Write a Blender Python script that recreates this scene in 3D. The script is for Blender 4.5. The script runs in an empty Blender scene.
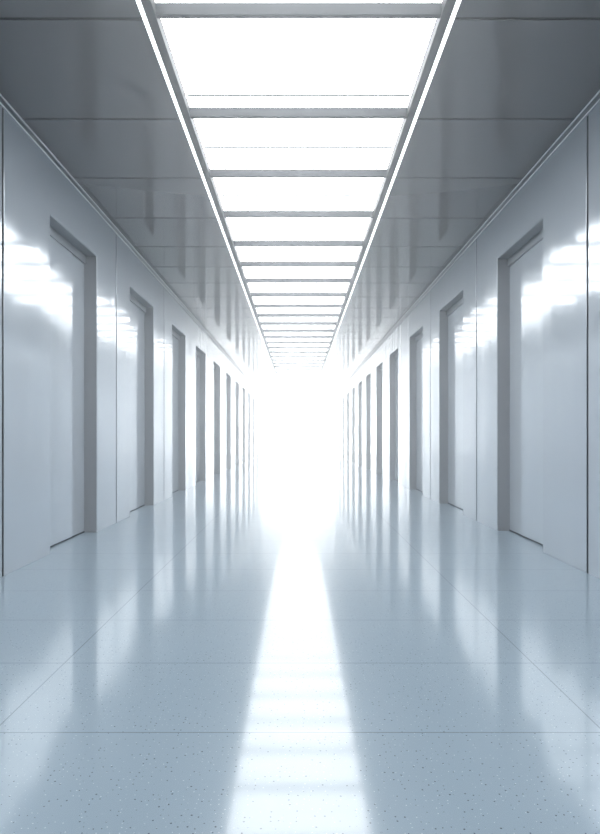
import bpy, bmesh, math

SC = bpy.context.scene
COL = SC.collection

# ------------------------------------------------------------------ sizes (metres)
W = 1.8            # half width of the corridor
CEIL = 2.911       # ceiling height
BACK, END = -3.3, 29.6
REC = 0.105        # depth of the door recesses
DOOR_H = 2.468
TRIM_Z0 = 2.853
SLAB = 0.17        # thickness of the wall cladding
L_IN, L_FR, L_ST = 0.698, 0.745, 0.770   # skylight glass, frame and light strip, half widths
SKY_END = 20.3

# ------------------------------------------------------------------ materials
def new_mat(name):
    m = bpy.data.materials.new(name); m.use_nodes = True
    nt = m.node_tree; nt.nodes.clear()
    out = nt.nodes.new('ShaderNodeOutputMaterial')
    return m, nt, out

def principled(nt, out, color, rough, metal=0.0, spec=0.5, coat=0.0, coat_rough=0.05):
    b = nt.nodes.new('ShaderNodeBsdfPrincipled')
    b.inputs['Base Color'].default_value = (*color, 1)
    b.inputs['Roughness'].default_value = rough
    b.inputs['Metallic'].default_value = metal
    b.inputs['Specular IOR Level'].default_value = spec
    b.inputs['Coat Weight'].default_value = coat
    b.inputs['Coat Roughness'].default_value = coat_rough
    nt.links.new(b.outputs[0], out.inputs[0])
    return b

def flat(name, color, rough, **k):
    m, nt, out = new_mat(name); principled(nt, out, color, rough, **k); return m

def streaked(name, color, rough, scale, amount, bump=0.0, **k):
    """painted metal whose gloss and tone vary a little in long streaks"""
    m, nt, out = new_mat(name)
    b = principled(nt, out, color, rough, **k)
    geo = nt.nodes.new('ShaderNodeNewGeometry')
    mp = nt.nodes.new('ShaderNodeMapping'); mp.inputs['Scale'].default_value = scale
    nt.links.new(geo.outputs['Position'], mp.inputs['Vector'])
    n = nt.nodes.new('ShaderNodeTexNoise'); n.inputs['Scale'].default_value = 1.0
    n.inputs['Detail'].default_value = 2.0
    nt.links.new(mp.outputs[0], n.inputs['Vector'])
    r = nt.nodes.new('ShaderNodeMapRange')
    r.inputs['From Min'].default_value = .3; r.inputs['From Max'].default_value = .7
    r.inputs['To Min'].default_value = max(.01, rough - amount); r.inputs['To Max'].default_value = rough + amount
    nt.links.new(n.outputs['Fac'], r.inputs['Value'])
    nt.links.new(r.outputs[0], b.inputs['Roughness'])
    if bump:
        bp = nt.nodes.new('ShaderNodeBump'); bp.inputs['Distance'].default_value = bump
        bp.inputs['Strength'].default_value = 1.0
        nt.links.new(n.outputs['Fac'], bp.inputs['Height'])
        nt.links.new(bp.outputs[0], b.inputs['Normal'])
    return m

def emitter(name, color, strength):
    m, nt, out = new_mat(name)
    e = nt.nodes.new('ShaderNodeEmission')
    e.inputs[0].default_value = (*color, 1); e.inputs[1].default_value = strength
    nt.links.new(e.outputs[0], out.inputs[0]); return m

M = {}
M['wall'] = streaked('satin_wall_panel', (.56, .605, .65), .12, (1.2, 2.6, .08), .04, bump=.006, metal=.45, spec=.6)
M['door'] = streaked('satin_door', (.55, .595, .64), .13, (1.2, 3.2, .08), .04, bump=.005, metal=.42, spec=.6)
M['jamb'] = flat('jamb_metal', (.27, .275, .285), .42, metal=.3)
M['gap'] = flat('dark_gap', (.003, .004, .006), .8, spec=.05)
M['ceil'] = streaked('dark_gloss_ceiling', (.072, .075, .083), .12, (.9, .5, 1), .04, bump=.001, metal=.2, spec=.5)
M['trim'] = flat('bright_aluminium', (.95, .96, .97), .2, metal=.3)
M['groove'] = flat('groove_metal', (.20, .22, .24), .4, metal=.4)
M['beam'] = flat('grey_beam', (.032, .034, .038), .5, metal=0, spec=.15)
M['bar'] = flat('glazing_bar', (.05, .053, .058), .45)
M['sky'] = emitter('lit_skylight_glass', (.95, .98, 1.0), 6.2)
M['strip'] = emitter('lit_strip', (.95, .98, 1.0), 2.0)
M['endlight'] = emitter('daylit_end_glass', (.90, .96, 1.0), 9.5)

def floor_mat():
    m, nt, out = new_mat('polished_terrazzo')
    N = nt.nodes.new; L = nt.links.new
    b = principled(nt, out, (.3, .36, .43), .085, spec=.5)
    b.inputs['IOR'].default_value = 2.05
    geo = N('ShaderNodeNewGeometry'); sep = N('ShaderNodeSeparateXYZ')
    L(geo.outputs['Position'], sep.inputs[0])
    def math_(op, a, c=None, clamp=False):
        n = N('ShaderNodeMath'); n.operation = op; n.use_clamp = clamp
        for i, v in enumerate((a, c)):
            if v is None: continue
            if isinstance(v, (int, float)): n.inputs[i].default_value = v
            else: L(v, n.inputs[i])
        return n.outputs[0]
    X, Y = sep.outputs[0], sep.outputs[1]
    ax = math_('ABSOLUTE', X)
    # joints: rows every 0.53 m in the middle run, the outer runs staggered; long joints at 0.88 m
    outer = math_('GREATER_THAN', ax, .88)
    yy = math_('ADD', Y, math_('MULTIPLY', outer, .0))
    fr = math_('FRACT', math_('DIVIDE', math_('ADD', yy, 9.934), .53))
    dy = math_('MULTIPLY', math_('MINIMUM', fr, math_('SUBTRACT', 1.0, fr)), .53)
    dx = math_('ABSOLUTE', math_('SUBTRACT', ax, .88))
    d = math_('MINIMUM', dy, dx)
    j = math_('LESS_THAN', d, .0022)
    # chips
    def chips(scale, size, seed):
        mp = N('ShaderNodeMapping'); mp.inputs['Location'].default_value = (seed, seed * .7, 0)
        L(geo.outputs['Position'], mp.inputs['Vector'])
        v = N('ShaderNodeTexVoronoi'); v.voronoi_dimensions = '2D'; v.inputs['Scale'].default_value = scale
        v.inputs['Randomness'].default_value = 1.0
        L(mp.outputs[0], v.inputs['Vector'])
        wn = N('ShaderNodeSeparateColor'); L(v.outputs['Color'], wn.inputs[0])
        sz = math_('MULTIPLY', wn.outputs[0], size)
        keep = math_('GREATER_THAN', wn.outputs[1], .45)
        return math_('MULTIPLY', math_('LESS_THAN', v.outputs['Distance'], sz), keep)
    dark = chips(50, .12, 3.1); pale = chips(60, .10, 7.7)
    n = N('ShaderNodeTexNoise'); n.inputs['Scale'].default_value = 1.6; n.inputs['Detail'].default_value = 3
    L(geo.outputs['Position'], n.inputs['Vector'])
    base = N('ShaderNodeMix'); base.data_type = 'RGBA'
    base.inputs['A'].default_value = (.215, .275, .325, 1); base.inputs['B'].default_value = (.245, .305, .355, 1)
    L(n.outputs['Fac'], base.inputs['Factor'])
    cur = base.outputs['Result']
    for fac, c in ((dark, (.035, .05, .075, 1)), (pale, (.45, .51, .57, 1)), (j, (.11, .14, .17, 1))):
        mx = N('ShaderNodeMix'); mx.data_type = 'RGBA'
        L(fac, mx.inputs['Factor']); L(cur, mx.inputs['A']); mx.inputs['B'].default_value = c
        cur = mx.outputs['Result']
    L(cur, b.inputs['Base Color'])
    # worn wax: part of the polish is duller and spreads its reflections
    b2 = N('ShaderNodeBsdfPrincipled'); b2.inputs['Roughness'].default_value = 0.29; b2.inputs['IOR'].default_value = 1.5
    L(cur, b2.inputs['Base Color'])
    mxs = N('ShaderNodeMixShader'); mxs.inputs[0].default_value = .29
    L(b.outputs[0], mxs.inputs[1]); L(b2.outputs[0], mxs.inputs[2]); L(mxs.outputs[0], out.inputs[0])
    return m
M['floor'] = floor_mat()

# ------------------------------------------------------------------ helpers
def link(name, bm, mat, parent=None, kind=None, bevel=0.0):
    me = bpy.data.meshes.new(name)
    bmesh.ops.recalc_face_normals(bm, faces=bm.faces)
    bm.to_mesh(me); bm.free()
    me.materials.append(mat)
    o = bpy.data.objects.new(name, me); COL.objects.link(o)
    if parent is not None: o.parent = parent
    if kind: o['kind'] = kind
    if bevel:
        mod = o.modifiers.new('edge', 'BEVEL'); mod.width = bevel; mod.segments = 2
        mod.limit_method = 'ANGLE'; mod.angle_limit = math.radians(40)
        mod.harden_normals = False
    return o

def box(bm, x0, x1, y0, y1, z0, z1):
    if x0 > x1: x0, x1 = x1, x0
    v = [bm.verts.new((x, y, z)) for z in (z0, z1) for y in (y0, y1) for x in (x0, x1)]
    for f in ((0, 1, 3, 2), (4, 5, 7, 6), (0, 1, 5, 4), (2, 3, 7, 6), (0, 2, 6, 4), (1, 3, 7, 5)):
        bm.faces.new([v[i] for i in f])

def boxes(*bs):
    bm = bmesh.new()
    for b in bs: box(bm, *b)
    return bm

def prism_x(x0, x1, pts):
    """closed outline (y, z) given thickness along x"""
    bm = bmesh.new()
    a = [bm.verts.new((x0, y, z)) for y, z in pts]
    b = [bm.verts.new((x1, y, z)) for y, z in pts]
    bm.faces.new(a); bm.faces.new(list(reversed(b)))
    n = len(pts)
    for i in range(n):
        bm.faces.new((a[i], a[(i + 1) % n], b[(i + 1) % n], b[i]))
    return bm

def prism_y(y0, y1, pts):
    """closed outline (x, z) run along y"""
    bm = bmesh.new()
    a = [bm.verts.new((x, y0, z)) for x, z in pts]
    b = [bm.verts.new((x, y1, z)) for x, z in pts]
    bm.faces.new(a); bm.faces.new(list(reversed(b)))
    n = len(pts)
    for i in range(n):
        bm.faces.new((a[i], a[(i + 1) % n], b[(i + 1) % n], b[i]))
    return bm

def empty(name, loc):
    o = bpy.data.objects.new(name, None); COL.objects.link(o); o.location = loc
    o.empty_display_size = .1
    return o

def adopt(child, parent):
    """parent a mesh that was built in room coordinates"""
    child.parent = parent
    child.matrix_parent_inverse.identity()
    child.location = [-c for c in parent.location]
    return child

ORD = ['first', 'second', 'third', 'fourth', 'fifth', 'sixth', 'seventh', 'eighth', 'ninth', 'tenth',
       'eleventh', 'twelfth', 'thirteenth', 'fourteenth', 'fifteenth', 'sixteenth', 'seventeenth',
       'eighteenth', 'nineteenth', 'twentieth', 'twenty-first', 'twenty-second', 'twenty-third',
       'twenty-fourth', 'twenty-fifth', 'twenty-sixth', 'twenty-seventh', 'twenty-eighth', 'twenty-ninth', 'thirtieth']

# ------------------------------------------------------------------ floor
fl = link('floor', boxes((-W - .3, W + .3, BACK, END + .3, -.12, 0)), M['floor'], kind='structure')
fl['label'] = 'polished blue grey terrazzo floor with thin tile joints'

# ------------------------------------------------------------------ doors and walls
left_y = [(4.35, 5.36), (6.41, 7.46), (8.56, 9.56), (10.52, 11.62), (12.74, 13.79), (14.94, 15.98),
          (17.08, 18.15), (19.22, 20.28), (21.34, 22.40), (23.47, 24.52), (25.6, 26.65), (27.73, 28.78)]
right_y = [(4.42, 5.44), (6.565, 7.68), (8.70, 9.74), (10.83, 11.88), (12.86, 13.88), (14.94, 15.98),
           (17.02, 18.08), (19.13, 20.18), (21.25, 22.30), (23.38, 24.43), (25.5, 26.55), (27.63, 28.68)]
left_s = [1.52, 3.655, 5.93, 8.03]
right_s = [1.60, 3.74, 6.07, 8.18]
ROOM = {}
door_n = 0
for side, sx, ys, seams in (('left', -1, left_y, left_s), ('right', 1, right_y, right_s)):
    for k in range(3, len(ys) - 1):
        seams.append((ys[k][1] + ys[k + 1][0]) / 2)
    F = sx * W                                   # wall face
    root = link('wall_' + side, boxes((sx * (W + SLAB), sx * (W + SLAB + .12), BACK, END + .2, 0, CEIL + .1)),
                M['gap'], kind='structure')
    root['label'] = 'long %s wall of satin blue grey metal panels with door recesses' % side
    # cladding
    g = .013
    edges = [BACK + .02] + [-.6] + seams + [END]
    for i in range(len(edges) - 1):
        a, b = edges[i] + g, edges[i + 1] - g
        if i == len(edges) - 2: b = END
        op = [(y0, y1) for y0, y1 in ys if a < y0 and y1 < b]
        pts = [(a, 0.0)]
        for y0, y1 in op:
            pts += [(y0, 0.0), (y0, DOOR_H), (y1, DOOR_H), (y1, 0.0)]
        pts += [(b, 0.0), (b, TRIM_Z0 + .03), (a, TRIM_Z0 + .03)]
        link('wall_panel', prism_x(F, F + sx * SLAB, pts), M['wall'], parent=root, bevel=.0025)
    for y in seams:
        link('panel_joint', boxes((F + sx * .003, F + sx * SLAB, y - g, y + g, 0, TRIM_Z0 + .03)), M['gap'], parent=root)
    # doors
    for k, (y0, y1) in enumerate(ys):
        door_n += 1
        D = empty('door_%d' % door_n, (F + sx * REC, (y0 + y1) / 2, 0))
        D['kind'] = 'structure'
        D['label'] = '%s recessed grey door from the camera along the %s wall' % (ORD[k], side)
        t = .006
        fx0, fx1 = F + sx * .004, F + sx * (REC + .05)
        ym = y1 - .31
        P = []
        P.append(link('door_jamb', boxes((fx0, fx1, y0, y0 + t, 0, DOOR_H - t)), M['jamb']))
        P.append(link('door_jamb', boxes((fx0, fx1, y1 - t, y1, 0, DOOR_H - t)), M['jamb']))
        P.append(link('door_header', boxes((fx0, fx1, y0, y1, DOOR_H - t, DOOR_H)), M['groove']))
        P.append(link('door_leaf', boxes((F + sx * REC, F + sx * (REC + .045), y0 + t, ym, .012, DOOR_H - .075)),
                      M['door'], bevel=.002))
        P.append(link('side_panel', boxes((F + sx * (REC + .007), F + sx * (REC + .045), ym, y1 - t, .012, DOOR_H - .075)),
                      M['door'], bevel=.002))
        P.append(link('threshold_gap', boxes((F + sx * (REC + .004), F + sx * (REC + .04), y0 + t, y1 - t, 0, .012)),
                      M['gap']))
        P.append(link('door_head', boxes((F + sx * (REC - .012), F + sx * (REC + .04), y0 + t, y1 - t, DOOR_H - .075, DOOR_H - t)),
                      M['groove']))
        for p in P: adopt(p, D)
    # cornice: two bright lips with a darker groove between
    x = F
    c = sx
    T = link('trim_%d' % (1 if side == 'left' else 2),
             prism_y(BACK, END, [(x + c * .01, CEIL), (x - c * .012, CEIL), (x - c * .012, CEIL - .011),
                                 (x - c * .004, CEIL - .013), (x - c * .004, TRIM_Z0 + .008),
                                 (x - c * .010, TRIM_Z0 + .007), (x - c * .010, TRIM_Z0), (x + c * .01, TRIM_Z0)]),
             M['groove'], kind='structure')
    T['label'] = 'narrow metal cornice channel where the %s wall meets the ceiling' % side
    link('trim_lip', prism_y(BACK, END, [(x - c * .012, CEIL - .001), (x - c * .016, CEIL - .004), (x - c * .016, CEIL - .011),
                                         (x - c * .012, CEIL - .014)]), M['trim'], parent=T)
    link('trim_lip', prism_y(BACK, END, [(x - c * .010, TRIM_Z0 + .008), (x - c * .014, TRIM_Z0 + .006),
                                         (x - c * .014, TRIM_Z0 + .001), (x - c * .010, TRIM_Z0 - .001)]), M['trim'], parent=T)

wb = link('wall_back', boxes((-W - .3, W + .3, BACK - .15, BACK, 0, CEIL + .1)), M['wall'], kind='structure')
wb['label'] = 'plain end wall behind the camera'

# ------------------------------------------------------------------ ceiling
joint = [-2.33, -1.45, -.57, .31, 1.19, 2.07, 2.958, 3.889, 4.775, 5.647, 6.50, 7.27, 8.03, 8.83, 9.59, 10.32, 11.06, 11.80]
while joint[-1] + .75 < SKY_END - .2: joint.append(joint[-1] + .75)
joint[-1] = SKY_END
nsky = len(joint)
rear = []
y = SKY_END
while y + .9 < END: y += .9; rear.append(y)
CT = CEIL + .008
ce = link('ceiling', boxes((-W - .3, -L_ST - .02, BACK, END + .2, CT, CEIL + .3), (L_ST + .02, W + .3, BACK, END + .2, CT, CEIL + .3),
                           (-L_ST - .02, L_ST + .02, SKY_END, END + .2, CT, CEIL + .3),
                           (-L_ST - .02, L_ST + .02, BACK, SKY_END, CEIL + .20, CEIL + .40)),
          M['gap'], kind='structure')
ce['label'] = 'dark glossy panelled ceiling on both sides of the skylight'
allj = [BACK] + joint + rear + [END]
for i in range(len(allj) - 1):
    a, b = allj[i] + .011, allj[i + 1] - .011
    if b > SKY_END:
        link('ceiling_panel', boxes((-W, W, a, b, CEIL, CT)), M['ceil'], parent=ce, bevel=.002)
    else:
        for s in (-1, 1):
            link('ceiling_panel', boxes((s * L_ST, s * W, a, b, CEIL, CT)), M['ceil'], parent=ce, bevel=.002)

# ------------------------------------------------------------------ skylight
GZ = CEIL + .06            # glass height
for s, nm in ((-1, 'left'), (1, 'right')):
    o = link('metal_rail', prism_y(BACK, SKY_END, [(s * L_IN, CEIL - .004), (s * L_FR, CEIL - .004), (s * L_FR, CEIL + .15),
                                                       (s * (L_IN + .02), CEIL + .15), (s * (L_IN + .02), GZ - .002), (s * L_IN, GZ - .002)]), M['beam'], bevel=.002)
    o['label'] = 'grey metal side rail with a thin light strip along the skylight on the %s' % nm
    o['category'] = 'skylight frame'; o['group'] = 'side rails of the skylight'
    e = link('light_strip', boxes((s * L_FR, s * L_ST, BACK, SKY_END, CEIL + .002, CEIL + .03)), M['strip'], parent=o)
    e['label'] = 'thin glowing white light strip'
vis = 0
for i, yj in enumerate(joint):
    o = link('ceiling_beam', boxes((-L_IN, L_IN, yj - .032, yj - .002, CEIL, GZ - .002)), M['beam'], bevel=.002)
    if yj > 2.5:
        o['label'] = '%s grey cross beam of the skylight counted from the camera' % ORD[vis]
        vis += 1
    else:
        o['label'] = 'grey skylight cross beam overhead out of the picture'
    o['category'] = 'beam'; o['group'] = 'cross beams of the skylight'
pan = 0
jj = [BACK] + joint
for i in range(len(jj) - 1):
    a, b = jj[i] + (.0 if i == 0 else .0), jj[i + 1]
    o = empty('ceiling_light', (0, (a + b) / 2, GZ))
    adopt(link('diffuser', boxes((-L_IN, L_IN, a + .001, b - .001, GZ, GZ + .02)), M['sky']), o)
    if b > 2.9:
        o['label'] = ('glowing white skylight light panel at the top edge, before the first beam' if pan == 0 else
                      'glowing white skylight light panel behind the %s cross beam' % ORD[pan - 1])
        pan += 1
    else:
        o['label'] = 'glowing white skylight light panel overhead out of the picture'
    o['category'] = 'ceiling light'; o['group'] = 'glowing panels of the skylight'
    if 3 < b < 13:
        m_ = b - (.17 if abs(b - 3.889) < .01 else .39)
        adopt(link('glazing_bar', boxes((-L_IN + .01, L_IN - .01, m_ - .005, m_ + .005, GZ - .008, GZ)), M['bar']), o)

# ------------------------------------------------------------------ bright glazed end
wn = link('window_1', boxes((-W, W, END, END + .05, 0.0, CEIL)), M['endlight'], kind='structure')
wn['label'] = 'full height white daylit glass at the far end of the corridor'

# ------------------------------------------------------------------ haze in the air of the corridor
w = bpy.data.worlds.new('air'); SC.world = w; w.use_nodes = True
nt = w.node_tree; nt.nodes.clear()
wo = nt.nodes.new('ShaderNodeOutputWorld')
bg = nt.nodes.new('ShaderNodeBackground'); bg.inputs[0].default_value = (.7, .8, 1, 1); bg.inputs[1].default_value = .0
nt.links.new(bg.outputs[0], wo.inputs['Surface'])
vs = nt.nodes.new('ShaderNodeVolumeScatter')
vs.inputs['Color'].default_value = (.93, .97, 1.0, 1)
vs.inputs['Density'].default_value = .033
vs.inputs['Anisotropy'].default_value = .8
# thin near the camera, thicker towards the far end
g_ = nt.nodes.new('ShaderNodeNewGeometry'); sp_ = nt.nodes.new('ShaderNodeSeparateXYZ')
nt.links.new(g_.outputs['Position'], sp_.inputs[0])
mr = nt.nodes.new('ShaderNodeMapRange'); mr.interpolation_type = 'SMOOTHSTEP'
mr.inputs['From Min'].default_value = 4; mr.inputs['From Max'].default_value = 22
mr.inputs['To Min'].default_value = .026; mr.inputs['To Max'].default_value = .085
nt.links.new(sp_.outputs[1], mr.inputs['Value']); nt.links.new(mr.outputs[0], vs.inputs['Density'])
nt.links.new(vs.outputs[0], wo.inputs['Volume'])

# ------------------------------------------------------------------ camera
cd = bpy.data.cameras.new('camera'); cam = bpy.data.objects.new('camera', cd); COL.objects.link(cam)
cam.location = (0, 0, .85); cam.rotation_euler = (math.pi / 2, 0, 0)
cd.sensor_fit = 'HORIZONTAL'; cd.sensor_width = 36; cd.lens = 36
cd.shift_x = 1.5 / 600; cd.shift_y = 20 / 600
cd.clip_start = .05; cd.clip_end = 100
SC.camera = cam

# ------------------------------------------------------------------ render look
SC.view_settings.view_transform = 'Standard'; SC.view_settings.look = 'None'
SC.view_settings.gamma = 1; SC.view_settings.use_curve_mapping = False
SC.view_settings.exposure = 0.0
cy = SC.cycles
cy.use_denoising = True; cy.volume_step_rate = 1.0; cy.volume_max_steps = 128
cy.max_bounces = 8; cy.diffuse_bounces = 4; cy.glossy_bounces = 6; cy.volume_bounces = 1
cy.caustics_reflective = True
cy.sample_clamp_indirect = 12
